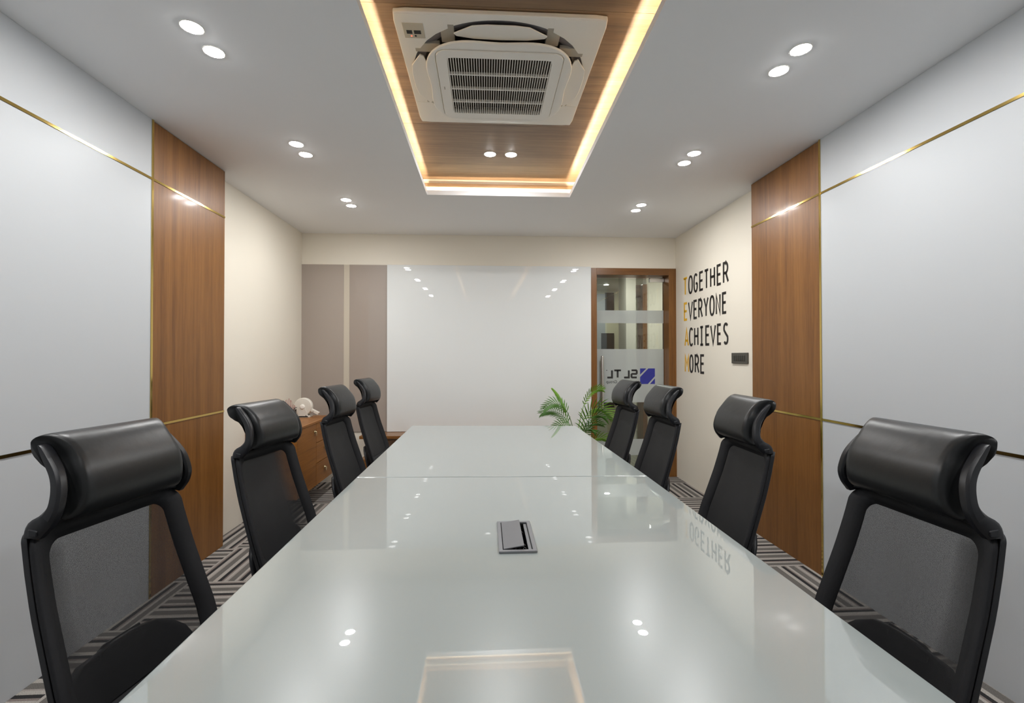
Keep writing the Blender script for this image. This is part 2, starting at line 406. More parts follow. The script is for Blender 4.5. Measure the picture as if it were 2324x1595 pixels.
# side walls
def side_wall(name, side):
    s = -1 if side == 'left' else 1
    xw, xp = (XL, XLP) if side == 'left' else (XR, XRP)
    ya, yb = (YL1, YL2) if side == 'left' else (YR1, YR2)
    X = lambda a, b: (min(a, b), max(a, b))
    m = bmesh.new(); box(m, *X(xw, xw+s*.12), YN-.1, YB+.2, -.1, HC+.3)
    wl = struct(obj(name, m, M['cream']))
    # carcass behind the panels
    obj('panel_backing', bx(*X(xw, xp+s*.014), YN, yb-.001, 0, HC), M['wood_v'], wl)
    for z0, z1 in ((0, G2-.006), (G2+.006, G1-.006), (G1+.006, HC)):
        obj('glass_panel', bx(*X(xp, xp+s*.012), YN, ya-.006, z0+.0005, z1-.0005), M['white_glass'], wl)
        obj('wood_panel', bx(*X(xp, xp+s*.014), ya+.006, yb, z0+.0005, z1-.0005 - (.004 if z1 == HC else 0)), M['wood_v'], wl)
    for z in (G1, G2):
        obj('brass_strip', bx(*X(xp-s*.003, xp+s*.012), YN, ya-.006, z-.006, z+.006), M['gold'], wl)
        obj('brass_strip', bx(*X(xp-s*.003, xp+s*.012), ya+.006, yb, z-.006, z+.006), M['gold'], wl)
    obj('brass_strip', bx(*X(xp-s*.004, xp+s*.012), ya-.006, ya+.006, 0, HC), M['gold'], wl)
    return wl
wall_left = side_wall('wall_left', 'left')
wall_right = side_wall('wall_right', 'right')
# near wall behind the camera
wall_near = struct(obj('wall_front', bx(XL-.1, XR+.1, YN-.1, YN, -.1, HC+.3), M['white_glass']))
# back wall with the door opening
DX0, DX1, DZ = 1.082, XR, 2.166
bk = bmesh.new()
box(bk, XL-.1, DX0, YB, YB+.14, -.1, HC+.1); box(bk, DX0, XR+.1, YB, YB+.14, DZ, HC+.1)
wall_back = struct(obj('wall_back', bk, M['cream']))
GZ0, GZ1 = .498, 2.175
obj('taupe_glass_panel', bx(XL, -1.424, YB-.010, YB, GZ0, GZ1), M['brown_glass'], wall_back)
obj('taupe_glass_panel', bx(-1.367, -.992, YB-.010, YB, GZ0, GZ1), M['brown_glass'], wall_back)
obj('joint_strip', bx(-1.424, -1.367, YB-.007, YB, GZ0, GZ1), mat('pale joint strip', (.56, .50, .41, 1), .35), wall_back)
struct(obj('baseboard_back', bx(XL, -1.16, YB-.014, YB, 0, .10), M['skirting']))

# ------------------------------------------------------------------ whiteboard
wb = thing('whiteboard', 'large glossy white glass writing board on the back wall beside the door', 'whiteboard', (.045, YB-.0145, 1.34))
obj('glass_sheet', bx(-1.036, 1.036, -.016, -.004, -.842, .834), M['board_glass'], wb, bevel=.002)
obj('backing_board', bx(-1.02, 1.02, -.004, .0135, -.82, .82), M['skirting'], wb)
wb.rotation_euler = (0, 0, 0)

# ------------------------------------------------------------------ door
door = struct(bpy.data.objects.new('door_1', None)); C.objects.link(door); door.location = (DX0, YB, 0)
fw_ = .064
def dpart(name, b, m, par=door, **k):
    bmesh.ops.translate(b, verts=b.verts[:], vec=(-DX0, -YB, 0)); return obj(name, b, m, par, **k)
frame = dpart('door_frame', bx(DX0, DX0+fw_, YB-.012, YB+.17, 0, DZ), M['wood_frame'], bevel=.002)
dpart('door_frame', bx(1.905, XR, YB-.012, YB+.17, 0, DZ), M['wood_frame'], bevel=.002)
dpart('door_frame', bx(DX0+fw_, 1.905, YB-.012, YB+.17, DZ-.070, DZ), M['wood_frame_x'], bevel=.002)
YG = 4.93
leaf = dpart('glass_leaf', bx(DX0+fw_+.004, 1.900, YG, YG+.010, .008, 2.082), M['door_glass'])
def film(x0, x1, z0, z1): return dpart('frosted_band', bx(x0, x1, YG-.0015, YG-.0005, z0, z1), M['frost'], leaf)
film(DX0+fw_+.004, 1.900, 1.605, 1.741); film(DX0+fw_+.004, 1.900, .762, 1.329); film(DX0+fw_+.004, 1.900, .20, .372)
dpart('patch_fitting', bx(1.748, 1.902, YG-.018, YG+.026, 2.043, 2.090), M['chrome'], bevel=.002)
dpart('patch_fitting', bx(1.748, 1.902, YG-.018, YG+.026, .004, .05), M['chrome'], bevel=.002)
hb = bmesh.new()
for yy in (YG-.055, YG+.065):
    lathe(hb, [(.013, .70), (.0135, .705), (.0135, 1.25), (.013, 1.255)], 14, (1.222, yy, 0))
for zz in (.80, 1.16): tube(hb, [(1.222, YG-.055, zz), (1.222, YG+.065, zz)], .008, 8)
dpart('pull_handle', hb, M['chrome'], smooth=True)

# stroke lettering -------------------------------------------------
def arc(cx, cy, rx, ry, a0, a1, n=12, p=1.0):
    out = []
    for k in range(n+1):
        a = math.radians(a0+(a1-a0)*k/n); c, s_ = math.cos(a), math.sin(a)
        out.append((cx+rx*math.copysign(abs(c)**p, c), cy+ry*math.copysign(abs(s_)**p, s_)))
    return out
GLY = {
 'T': [[(0, 1), (1, 1)], [(.5, 1), (.5, 0)]],
 'O': [arc(.5, .5, .5, .5, 90, 450, 28, .85)],
 'G': [arc(.52, .5, .52, .5, 48, 312, 24, .85) + [(.98, .2), (.98, .46)], [(.98, .46), (.55, .46)]],
 'E': [[(1, 1), (0, 1), (0, 0), (1, 0)], [(0, .52), (.88, .52)]],
 'H': [[(0, 0), (0, 1)], [(1, 0), (1, 1)], [(0, .52), (1, .52)]],
 'R': [[(0, 0), (0, 1), (.45, 1)] + arc(.45, .74, .45, .26, 90, -90, 10) + [(0, .48)], [(.5, .48), (1, 0)]],
 'V': [[(0, 1), (.5, 0), (1, 1)]],
 'Y': [[(0, 1), (.5, .45), (1, 1)], [(.5, .45), (.5, 0)]],
 'N': [[(0, 0), (0, 1), (1, 0), (1, 1)]],
 'A': [[(0, 0), (.5, 1), (1, 0)], [(.2, .3), (.8, .3)]],
 'C': [arc(.55, .5, .55, .5, 48, 312, 24, .85)],
 'I': [[(.1, 1), (.9, 1)], [(.5, 1), (.5, 0)], [(.1, 0), (.9, 0)]],
 'S': [arc(.5, .76, .48, .24, 35, 180, 12, .9) + [(.05, .68)] + [(.5, .5)] + [(.95, .34)] + arc(.5, .24, .48, .24, 0, -145, 12, .9)],
 'M': [[(0, 0), (0, 1), (.5, .42), (1, 1), (1, 0)]],
 'L': [[(0, 1), (0, 0), (1, 0)]],
 'Sq': [[(1, 1), (.12, 1), (0, .9), (0, .6), (.12, .5), (.88, .5), (1, .4), (1, .1), (.88, 0), (0, 0)]],
}
def ribbon(pts, wd):
    P = [Vector((a, b)) for a, b in pts]; L, R = [], []
    closed = (P[0]-P[-1]).length < 1e-6
    if closed: P = P[:-1]
    n = len(P)
    for i in range(n):
        a = P[i-1] if (i > 0 or closed) else None; b = P[(i+1) % n] if (i < n-1 or closed) else None
        d1 = (P[i]-a).normalized() if a is not None else None; d2 = (b-P[i]).normalized() if b is not None else None
        if d1 is None: d1 = d2
        if d2 is None: d2 = d1
        n1 = Vector((-d1.y, d1.x)); n2 = Vector((-d2.y, d2.x)); mm = (n1+n2)
        if mm.length < .2: mm = n1
        mm.normalize(); k = min(1/max(mm.dot(n1), .3), 2.0)
        L.append(P[i]+mm*wd/2*k); R.append(P[i]-mm*wd/2*k)
    return L, R, closed
def glyph_bm(ch, w_, h_, wd, thick, put):
    """put(u, v, d) -> 3D; u in 0..w, v in 0..h, d depth"""
    bm = bmesh.new()
    for st in GLY[ch]:
        pts = [(wd/2+a*(w_-wd), wd/2+b*(h_-wd)) for a, b in st]
        L, R, cl = ribbon(pts, wd)
        q = []
        for a, b in zip(L, R):
            q.append([bm.verts.new(put(a.x, a.y, 0)), bm.verts.new(put(b.x, b.y, 0)), bm.verts.new(put(b.x, b.y, thick)), bm.verts.new(put(a.x, a.y, thick))])
        m = len(q)
        for i in range(m if cl else m-1):
            a, b = q[i], q[(i+1) % m]
            for k in range(4): bm.faces.new([a[k], a[(k+1) % 4], b[(k+1) % 4], b[k]])
        if not cl: bm.faces.new(q[0]); bm.faces.new(q[-1][::-1])
    return bm
# company name on the glass, read from outside so mirrored here
def mirr(x_right, z0):  # u grows towards -x
    return lambda u, v, d: (x_right-u, YG-.0016-d, z0+v)
for ch, xr, xl in (('Sq', 1.617, 1.540), ('L', 1.531, 1.459), ('T', 1.446, 1.354), ('L', 1.349, 1.278)):
    dpart('logo_letter', glyph_bm(ch, xr-xl, .096, .020, .0008, mirr(xr, 1.016)), M['dark_text'], leaf)
dpart('logo_letter', lathe(bmesh.new(), [(.005, YG-.0024), (.005, YG-.0016)], 10, (1.283, 0, 1.103), 'y'), M['dark_text'], leaf)
fc = bpy.data.curves.new('word', 'FONT'); fc.body = 'Group'; fc.size = .050; fc.extrude = .0004
fo = bpy.data.objects.new('tmp_word', fc); C.objects.link(fo)
dg = bpy.context.evaluated_depsgraph_get(); me = bpy.data.meshes.new_from_object(fo.evaluated_get(dg)); bpy.data.objects.remove(fo)
gb = bmesh.new(); gb.from_mesh(me); bpy.data.meshes.remove(me)
xs = [v.co.x for v in gb.verts]; sx = .116/(max(xs)-min(xs)); x0_ = min(xs)
for v in gb.verts:
    x, y, z = v.co; v.co = (1.393-(x-x0_)*sx, YG-.0022+z, .966+y*.92)
dpart('logo_word', gb, M['dark_text'], leaf)
def lx(a): return 1.643+a*.161
def lz(b): return .956+b*.166
def poly(pts): return prism(bmesh.new(), [(lx(a), lz(b)) for a, b in pts], YG-.0024, YG-.0016, 'xzy')
dpart('logo_mark', poly([(0, 1), (0, .60), (.42, 1)]), M['blue'], leaf)
dpart('logo_mark', poly([(0, 0), (.52, 0), (1, .50), (1, 1), (.56, 1), (0, .45)]), M['blue'], leaf)
dpart('logo_mark', poly([(.66, 0), (1, 0), (1, .36)]), M['blue'], leaf)

# ------------------------------------------------------------------ corridor beyond the door
HY1 = 6.6
fl = bmesh.new()
floor_c = struct(obj('floor_corridor', bx(-.2, 3.6, YB+.2, 9.2, -.05, 0), mat('corridor floor', (.30, .29, .24, 1), .18, coat=.4, var=.12, var_scale=4)))
struct(obj('ceiling_corridor', bx(-.2, 3.6, YB+.14, 9.2, 2.36, 2.42), M['cream']))
wc = struct(obj('wall_corridor', bx(.3, 2.60, 7.80, 7.90, 0, 2.36), M['hall_wall']))
obj('grey_pane', bx(.5, 2.0, 7.775, 7.80, .35, 2.30), M['grey_wall'], wc)
obj('dark_pane', bx(2.0, 2.15, 7.77, 7.80, 1.95, 2.32), M['dark_glass'], wc)
obj('dark_pane', bx(1.93, 2.15, 7.77, 7.80, .40, 1.64), M['dark_glass'], wc)
struct(obj('wall_corridor_pier', bx(1.835, 1.965, 6.05, 6.40, 0, 2.36), M['skirting']))
wd_ = struct(obj('wall_corridor_end', bx(1.965, 2.20, 8.2, 8.3, 0, 2.36), M['grey_wall']))
struct(obj('wall_corridor_side', bx(2.16, 3.6, 6.20, 6.34, 0, 2.36), M['cream']))
struct(obj('trim_1', bx(2.10, 2.16, 6.18, 6.42, 0, 2.22), M['wood_frame']))
struct(obj('trim_2', bx(1.965, 2.10, 6.26, 6.36, 2.06, 2.22), M['wood_frame_x']))
struct(obj('wall_corridor_right', bx(3.0, 3.1, YB+.14, 9.2, 0, 2.36), M['cream']))
struct(obj('wall_corridor_left', bx(-.2, -.1, YB+.14, 9.2, 0, 2.36), M['grey_wall']))
struct(obj('wall_corridor_far', bx(-.2, 3.6, 9.1, 9.2, 0, 2.36), M['cream']))
struct(obj('door_2', bx(2.21, 2.24, 6.3, 6.34, 0, .01), M['wood_frame'])) if False else None

# ------------------------------------------------------------------ downlights
def downlight(name, label, x, y, z, group, lens=M['lens'], r=.040):
    t = thing(name, label, 'downlight', (x, y, z), 0, group)
    return t
proto = None
def make_downlight(label, x, y, z, group, lens='lens'):
    global proto
    if proto is None or lens != 'lens':
        t = thing('recessed_downlight', label, 'downlight', (x, y, z), 0, group)
        obj('trim_ring', lathe(bmesh.new(), [(.0372, 0), (.0372, -.002), (.0410, -.0016), (.0414, 0)], 28, close=False), M['plastic_white'], t, smooth=True)
        obj('lens', lathe(bmesh.new(), [(.0, -.0044), (.015, -.0041), (.027, -.0031), (.034, -.0019), (.0372, -.0004)], 28, close=False), M[lens], t, smooth=True)
        if lens == 'lens': proto = t
        return t
    t = dup(proto); t.location = (x, y, z); t['label'] = label; t['group'] = group
    return t
ORD = {-.055: 'above the camera end', .917: 'above the near chairs', 1.887: 'second row in view', 2.86: 'third row', 3.836: 'row nearest the whiteboard'}
rown = {3.836: 'nearest the back wall', 2.86: 'second from the back wall', 1.887: 'third from the back wall', .917: 'fourth from the back wall', -.055: 'fifth from the back wall'}
for sd, x in (('left', -1.103), ('right', 1.271)):
    for y in (3.836, 2.86, 1.887, .917, -.055):
        for nm, dy in (('far', .072), ('near', -.072)):
            make_downlight('%s lamp of the ceiling pair %s, above the %s chairs' % (nm, rown[y], sd), x, y+dy, HC, 'recessed downlights in the white ceiling')
for nm, x in (('left', .0286), ('right', .1723)):
    make_downlight('%s lamp of the pair set in the brown wooden ceiling tray' % nm, x, 3.190, ZW, 'downlights in the wooden tray')
make_downlight('round lamp in the corridor ceiling seen through the top of the glass door', 1.86, 7.16, 2.36, 'corridor downlights', 'lens_hall')
make_downlight('unseen lamp added just outside the glass door to brighten the corridor', 1.55, 5.65, 2.36, 'corridor downlights', 'lens_hall')  # added fill, out of view, lifts the corridor beyond the glass
make_downlight('unseen lamp added outside to the right to brighten the corridor', 2.62, 5.55, 2.36, 'corridor downlights', 'lens_hall')  # second added fill for the corridor, also out of view

# ------------------------------------------------------------------ ceiling cassette
ac = thing('ceiling_air_conditioner', 'square white four-way cassette air conditioner set in the wooden ceiling tray', 'air conditioner', (.0629, 2.2893, 2.608)); ac.scale = (.9523, .9523, .9523)
N = 96
def polar(f, n=N): return [(f(2*math.pi*k/n)*math.cos(2*math.pi*k/n), f(2*math.pi*k/n)*math.sin(2*math.pi*k/n)) for k in range(n)]
def sq(h, r):
    """rounded square sampled by angle"""
    def f(a):
        c, s_ = abs(math.cos(a)), abs(math.sin(a)); d = h/max(c, s_)
        x, y = d*c, d*s_
        if x > h-r and y > h-r:
            # intersect with corner arc
            b = (h-r)*(c+s_); q = 2*(h-r)**2-r*r; d = b+math.sqrt(max(b*b-q, 0))
        return d
    return f
pm = bmesh.new()
ring_prism(pm, polar(sq(.458, .022)), polar(lambda a: .430-.006*math.cos(4*a)), 0, .020)
obj('face_panel', pm, M['plastic_white'], ac, bevel=.004)
obj('duct_cavity', prism(bmesh.new(), polar(lambda a: .45), .018, .022), M['ac_dark'], ac)
fn = bmesh.new(); fa, fb_ = polar(lambda a: .4295-.006*math.cos(4*a)), polar(lambda a: .385-.006*math.cos(4*a))
fv = [[fn.verts.new((x, y, z)) for x, y in lp] for lp, z in ((fa, .002), (fb_, .0175))]
for k in range(N): fn.faces.new([fv[0][k], fv[0][(k+1) % N], fv[1][(k+1) % N], fv[1][k]])
obj('duct_funnel', fn, M['duct_lilac'], ac, smooth=True)
# corner seams: thin proud plates on each corner
for sx in (-1, 1):
    for sy in (-1, 1):
        a = .452; pl = [(.452, .235), (.452, .452), (.235, .452), (.235, .372), (.29, .335), (.335, .29), (.372, .235)]
        pl = [(sx*(x-.004), sy*(y-.004)) for x, y in pl]
        obj('corner_cover', prism(bmesh.new(), pl, -.0015, .001), M['plastic_white'], ac)
# centre body with concave sides
body = lambda a: .381-.036*math.cos(4*a)
bm_ = bmesh.new()
B0, B1, B2, B3 = polar(sq(.301, .055)), polar(body), polar(lambda a: body(a)-.002), polar(lambda a: body(a)-.085)
lv = [[bm_.verts.new((x, y, z)) for x, y in lp] for lp, z in ((B0, -.028), (B0, -.040), (B2, -.040), (B1, -.034), (B1, -.030), (B3, .016))]
for A_, D_ in zip(lv, lv[1:]):
    for k in range(N): bm_.faces.new([A_[k], A_[(k+1) % N], D_[(k+1) % N], D_[k]])
cb_ = obj('centre_body', bm_, M['plastic_white'], ac, smooth=True, bevel=.002)
cb_.location = (0, .012, 0)
# louvers
def louver():
    b = bmesh.new(); L = [(-.208, .352), (-.196, .336), (-.12, .322), (0, .318), (.12, .322), (.196, .336), (.208, .352), (.125, .402), (.06, .410), (-.06, .410), (-.125, .402)]
    prism(b, L, -.012, -.005); return b
for k, nm in enumerate(('near', 'left', 'far', 'right')):
    o = obj('louver', louver(), M['plastic_white'], ac, bevel=.003); o.rotation_euler = (0, 0, math.pi*(1, .5, 0, 1.5)[k])
    if k % 2: o.location = ((-.022 if k == 1 else .022), .008, 0)
for k in range(4):
    for s_ in (-1, 1):
        o = obj('louver_bracket', bx(s_*.234-.030, s_*.234+.030, .275, .392, -.001, .017), M['plastic_grey'], ac, bevel=.003); o.rotation_euler = (0, 0, k*math.pi/2)
# return grille
gr = bmesh.new()
ring_prism(gr, polar(sq(.298, .052)), polar(sq(.246, .012)), -.0445, -.018)
grille = obj('return_grille', gr, M['plastic_white'], ac, bevel=.003); grille.location = (0, .012, 0)
obj('filter', bx(-.25, .25, -.24, .26, -.004, .004), M['ac_filter'], ac)
sl = None
for k in range(41):
    x = -.2425+.485*k/40
    if sl is None: sl = obj('slat', bx(-.0015, .0015, -.246, .246, -.0435, -.028), M['plastic_white'], grille); o = sl
    else: o = sl.copy(); C.objects.link(o)
    o.location = (x, 0, 0)
for y in (-.117, .006, .128):
    obj('cross_bar', bx(-.246, .246, y-.0032, y+.0032, -.0442, -.030), M['plastic_white'], grille)
dp = obj('display', bx(-.425, -.335, -.395, -.300, -.0035, .001), M['plastic_grey'], ac, bevel=.002)
dp.data.materials[0] = mat('beige display', (.55, .50, .40, 1), .45)
obj('sensor_window', bx(-.412, -.388, -.352, -.330, -.0045, -.001), M['ac_dark'], dp)
obj('sensor_window', bx(-.380, -.350, -.352, -.330, -.0045, -.001), M['ac_dark'], dp)
obj('indicator_lamp', lathe(bmesh.new(), [(0, -.0046), (.004, -.0046), (.004, -.002)], 10, (-.394, -.316, 0), close=False), M['indicator'], dp)
obj('status_button', bx(-.380, -.372, -.322, -.312, -.0045, -.001), M['ac_dark'], dp)
obj('maker_mark', bx(-.279, -.274, -.012, .012, -.0452, -.0440), M['plastic_grey'], grille)

# ------------------------------------------------------------------ conference table
ZT = .75
tbl = thing('conference_table', 'long conference table with pale glossy white glass top in two halves', 'table', (.07, 1.9, 0))
def tpart(name, b, m, **k):
    bmesh.ops.translate(b, verts=b.verts[:], vec=(-.07, -1.9, 0)); return obj(name, b, m, tbl, **k)
FL, FR, SL, SR, NL, NR = (-.536, 3.45), (.649, 3.365), (-.538, 1.985), (.676, 1.934), (-.533, .50), (.681, .465)
g = .0022
tpart('glass_top', prism(bmesh.new(), [(SL[0], SL[1]+g), (SR[0], SR[1]+g), FR, FL], ZT-.014, ZT), M['table_glass'], bevel=.005, seg=3)
hx0, hx1, hy0, hy1 = .042, .122, 1.205, 1.405
tb_ = bmesh.new()
ring_prism(tb_, [NL, NR, (SR[0], SR[1]-g), (SL[0], SL[1]-g)], [(hx0, hy0), (hx1, hy0), (hx1, hy1), (hx0, hy1)], ZT-.014, ZT)
tpart('glass_top', tb_, M['table_glass'], bevel=.005, seg=3)
ins = .03
def inset(p, dx, dy): return (p[0]+dx, p[1]+dy)
tpart('under_board', prism(bmesh.new(), [inset(SL, ins, .004), inset(SR, -ins, .004), inset(FR, -ins, -ins), inset(FL, ins, -ins)], ZT-.045, ZT-.015), M['table_edge'])
ub = bmesh.new()
ring_prism(ub, [inset(NL, ins, ins), inset(NR, -ins, ins), inset(SR, -ins, -.004), inset(SL, ins, -.004)], [(hx0-.002, hy0-.002), (hx1+.002, hy0-.002), (hx1+.002, hy1+.002), (hx0-.002, hy1+.002)], ZT-.045, ZT-.015)
tpart('under_board', ub, M['table_edge'])
for y in (.85, 1.90, 2.98):
    tpart('leg_panel', bx(-.15, .29, y-.02, y+.02, 0, ZT-.046), M['wood_v'])
tpart('modesty_beam', bx(.05, .09, .87, 2.96, .40, ZT-.11), M['wood_v'])

# power box let into the table
pbx = thing('table_power_box', 'grey metal cable box with half-open lid set in the white table top', 'power outlet box', (.082, 1.305, ZT))
fm = bmesh.new()
ring_prism(fm, [(-.049, -.110), (.049, -.110), (.049, .110), (-.049, .110)], [(-.0385, -.0985), (.0385, -.0985), (.0385, .0985), (-.0385, .0985)], 0, .006)
obj('frame', fm, M['alu'], pbx, bevel=.0015)
tr = bmesh.new()
ring_prism(tr, [(-.0395, -.0995), (.0395, -.0995), (.0395, .0995), (-.0395, .0995)], [(-.037, -.097), (.037, -.097), (.037, .097), (-.037, .097)], -.05, .002)
box(tr, -.0395, .0395, -.0995, .0995, -.053, -.05)
obj('well', tr, M['ac_dark'], pbx)
obj('inner_rail', bx(.0285, .0365, -.096, .096, -.010, .001), M['alu'], pbx)
ld = obj('lid', bx(0, .054, -.095, .095, 0, .003), M['alu_lid'], pbx, bevel=.001); ld.location = (-.0365, 0, .0035); ld.rotation_euler = (0, math.radians(-9), 0)
# crumpled black film and cables in the well
fb = bmesh.new(); nx, ny = 10, 34; vs_ = []
for j in range(ny+1):
    row = []
    for i in range(nx+1):
        row.append(fb.verts.new((-.008+.036*i/nx, -.094+.188*j/ny, -.016+random.uniform(-.006, .006))))
    vs_.append(row)
for j in range(ny):
    for i in range(nx): fb.faces.new([vs_[j][i], vs_[j][i+1], vs_[j+1][i+1], vs_[j+1][i]])
obj('black_film', fb, M['black_film'], pbx)
for k, y in enumerate((-.062, -.040, .05)):
    cb = bmesh.new(); tube(cb, catmull([(.0, y, -.02), (.012, y+.008, -.007), (.024, y-.004, -.008), (.027, y-.012, -.02)], 5), .0022, 6)
    obj('cable', cb, M['black_plastic'], pbx, smooth=True)

# ------------------------------------------------------------------ task chair
def lean(z):
    """front of the backrest, local x for a height"""
    P = [(.44, -.158), (.50, -.171), (.59, -.199), (.66, -.223), (.75, -.253), (.83, -.275), (.905, -.292)]
    if z <= P[0][0]: return P[0][1]
    for (a, b), (c, d) in zip(P, P[1:]):
        if z <= c: return b+(d-b)*(z-a)/(c-a)
    return P[-1][1]
def halfw(z):
    P = [(.44, .192), (.50, .201), (.59, .204), (.75, .194), (.905, .183)]
    for (a, b), (c, d) in zip(P, P[1:]):
        if z <= c: return b+(d-b)*(z-a)/(c-a)
    return P[-1][1]
ZB0, ZB1 = .455, .905
def outline(inset_s, inset_t, inset_b, rad, n=10, m=14):
    """closed outline of backrest in (y, z), starting bottom left, going up the left, over, down the right"""
    zt, zb = ZB1-inset_t, ZB0+inset_b
    L = []
    for k in range(m+1):
        z = zb+rad+(zt-rad-zb-rad)*k/m; L.append((halfw(z)-inset_s, z))
    hw = halfw(zt-rad)-inset_s
    for k in range(1, n+1):
        a = math.pi/2*k/n; L.append((hw-rad+rad*math.cos(a), zt-rad+rad*math.sin(a)))
    right = L
    hb_ = halfw(zb+rad)-inset_s
    low = [(hb_-rad+rad*math.cos(a), zb+rad+rad*math.sin(a)) for a in [-math.pi/2+math.pi/2*k/n for k in range(n)]]
    right = low+right
    # gentle rise to the centre along the top edge
    left = [(-y, z) for y, z in right[::-1]]
    return right+left
def on_back(y, z, d=0):
    t = y/halfw(min(z, .9)); return (lean(z)-.030*(1-min(t**4, 1))-d, y, z + .012*max(0, (z-.80)/.105)*(1-min(t*t, 1)))
def loop_ring(bm, A, B, da0, db0, da1, db1):
    pass
def build_chair():
    t = thing('task_chair', 'proto', 'chair')
    O = outline(.002, 0, 0, .036); I = outline(.044, .036, .06, .030); n = len(O)
    # fabric border: front and back skins plus rounded bead
    b = bmesh.new()
    sec = []
    for (yo, zo), (yi, zi) in zip(O, I):
        ym, zm = yo*.93+yi*.07, zo*.93+zi*.07
        sec.append([b.verts.new(on_back(yi, zi, .002)), b.verts.new(on_back(ym, zm, -.003)), b.verts.new(on_back(yo, zo, .003)), b.verts.new(on_back(yo, zo, .010)), b.verts.new(on_back(ym, zm, .013)), b.verts.new(on_back(yi, zi, .006))])
    for i in range(n):
        a, c = sec[i], sec[(i+1) % n]
        for k in range(6): b.faces.new([a[k], a[(k+1) % 6], c[(k+1) % 6], c[k]])
    obj('back_border', b, M['fabric'], t, smooth=True)
    # mesh skin filling the border
    b = bmesh.new()
    half = n//2
    Rr = I[:half]; rows = []
    for (y, z) in Rr:
        rows.append([b.verts.new(on_back(y*(1-2*k/8), z, .004)) for k in range(9)])
    for a, c in zip(rows, rows[1:]):
        for k in range(8): b.faces.new([a[k], a[k+1], c[k+1], c[k]])
    obj('back_mesh', b, M['mesh'], t, smooth=True)
    # plastic rim behind the border
    b = bmesh.new(); sec = []
    for (yo, zo) in outline(.001, .004, 0, .016):
        yi, zi = yo*.90, (zo-.68)*.945+.68
        sec.append([b.verts.new(on_back(yo, zo, .0135)), b.verts.new(on_back(yo, zo, .028)), b.verts.new(on_back(yi, zi, .028)), b.verts.new(on_back(yi, zi, .0135))])
    for i in range(n):
        a, c = sec[i], sec[(i+1) % n]
        for k in range(4): b.faces.new([a[k], a[(k+1) % 4], c[(k+1) % 4], c[k]])
    obj('back_frame', b, M['black_plastic'], t, bevel=.003)
    # lumbar support shell behind the mesh
    b = bmesh.new(); rows = []
    zs = [.42, .45, .48, .51, .54, .565, .585, .597, .603]
    for z in zs:
        hw = .170 if z < .5 else .170*math.sqrt(max(1-((z-.5)/.104)**2, .02))
        row = []
        for k in range(13):
            y = hw*(2*k/12-1); bul = .050-.022*(y/.165)**2-(.02 if z > .59 else 0)
            row.append((lean(z)-.036-bul, y, z))
        rows.append(row)
    fr_ = [[b.verts.new(p) for p in r] for r in rows]; bk_ = [[b.verts.new((p[0]-.014, p[1], p[2])) for p in r] for r in rows]
    for G in (fr_, bk_):
        for a, c in zip(G, G[1:]):
            for k in range(12): b.faces.new([a[k], a[k+1], c[k+1], c[k]])
    for j in range(len(rows)-1):
        for k in (0, 12): b.faces.new([fr_[j][k], fr_[j+1][k], bk_[j+1][k], bk_[j][k]])
    for j in (0, len(rows)-1):
        for k in range(12): b.faces.new([fr_[j][k], fr_[j][k+1], bk_[j][k+1], bk_[j][k]])
    obj('lumbar_support', b, M['black_plastic'], t, smooth=True)
    # spine linking back to seat
    b = bmesh.new(); sec = []
    for x, z, hw, th in ((-.285, .60, .05, .012), (-.285, .52, .06, .018), (-.262, .45, .06, .022), (-.21, .40, .06, .022), (-.10, .375, .07, .02), (.0, .375, .07, .02)):
        sec.append([(x-th*.6, -hw, z-th*.7), (x-th*.6, hw, z-th*.7), (x+th*.6, hw, z+th*.7), (x+th*.6, -hw, z+th*.7)])
    sweep(b, sec); obj('back_spine', b, M['black_plastic'], t, bevel=.005)
    # headrest base bar and brackets
    b = bmesh.new(); sec = []
    for k in range(13):
        y = -.186+.372*k/12; q = 1-(y/.186)**2; x, z = -.288-.030*q, .908+.012*q
        sec.append([(x-.010, y, z-.006), (x+.010, y, z-.006), (x+.012, y, z+.006), (x-.010, y, z+.010)])
    sweep(b, sec); obj('headrest_bar', b, M['black_plastic'], t, bevel=.003)
    path = [(-.298, .899, .186, .034), (-.290, .914, .185, .040), (-.272, .930, .182, .033), (-.260, .950, .178, .026), (-.259, .972, .172, .025), (-.264, .995, .166, .025), (-.276, 1.016, .160, .024), (-.295, 1.039, .155, .021), (-.313, 1.060, .151, .014), (-.319, 1.067, .150, .006)]
    ZS = lambda z: z if z < .93 else .93+(z-.93)*1.075
    path = [(x-.004*max(0, (z-.95)/.11), ZS(z), y, wd) for x, z, y, wd in path]
    pp = catmull(path, 3)
    for s_ in (1, -1):
        b = bmesh.new(); sec = []
        for i, (x, z, y, wd) in enumerate(pp):
            a, c = pp[max(i-1, 0)], pp[min(i+1, len(pp)-1)]
            tx, tz = c[0]-a[0], c[1]-a[1]; L = math.hypot(tx, tz); nx_, nz_ = -tz/L, tx/L
            if i == 0: nx_, nz_ = -1, 0
            q = []
            for u, v in ((-1, -.5), (-.6, -.9), (.6, -.9), (1, -.5), (1, .5), (.6, .9), (-.6, .9), (-1, .5)):
                q.append((x+nx_*wd/2*u, s_*(y-.012)+v*.0125, z+nz_*wd/2*u))
            sec.append(q)
        sweep(b, sec); obj('headrest_bracket', b, M['black_plastic'], t, smooth=True, bevel=.002)
    # leather cushion, its origin at the tilt pivot
    prof = [(-.330, 1.056), (-.334, 1.070), (-.327, 1.083), (-.309, 1.088), (-.282, 1.077), (-.255, 1.049), (-.237, 1.011), (-.230, .970), (-.238, .938), (-.258, .920), (-.271, .927), (-.276, .955), (-.278, .985), (-.288, 1.012), (-.306, 1.034)]
    prof = [(x-(.006 if z > 1.03 else 0), ZS(z)) for x, z in prof]
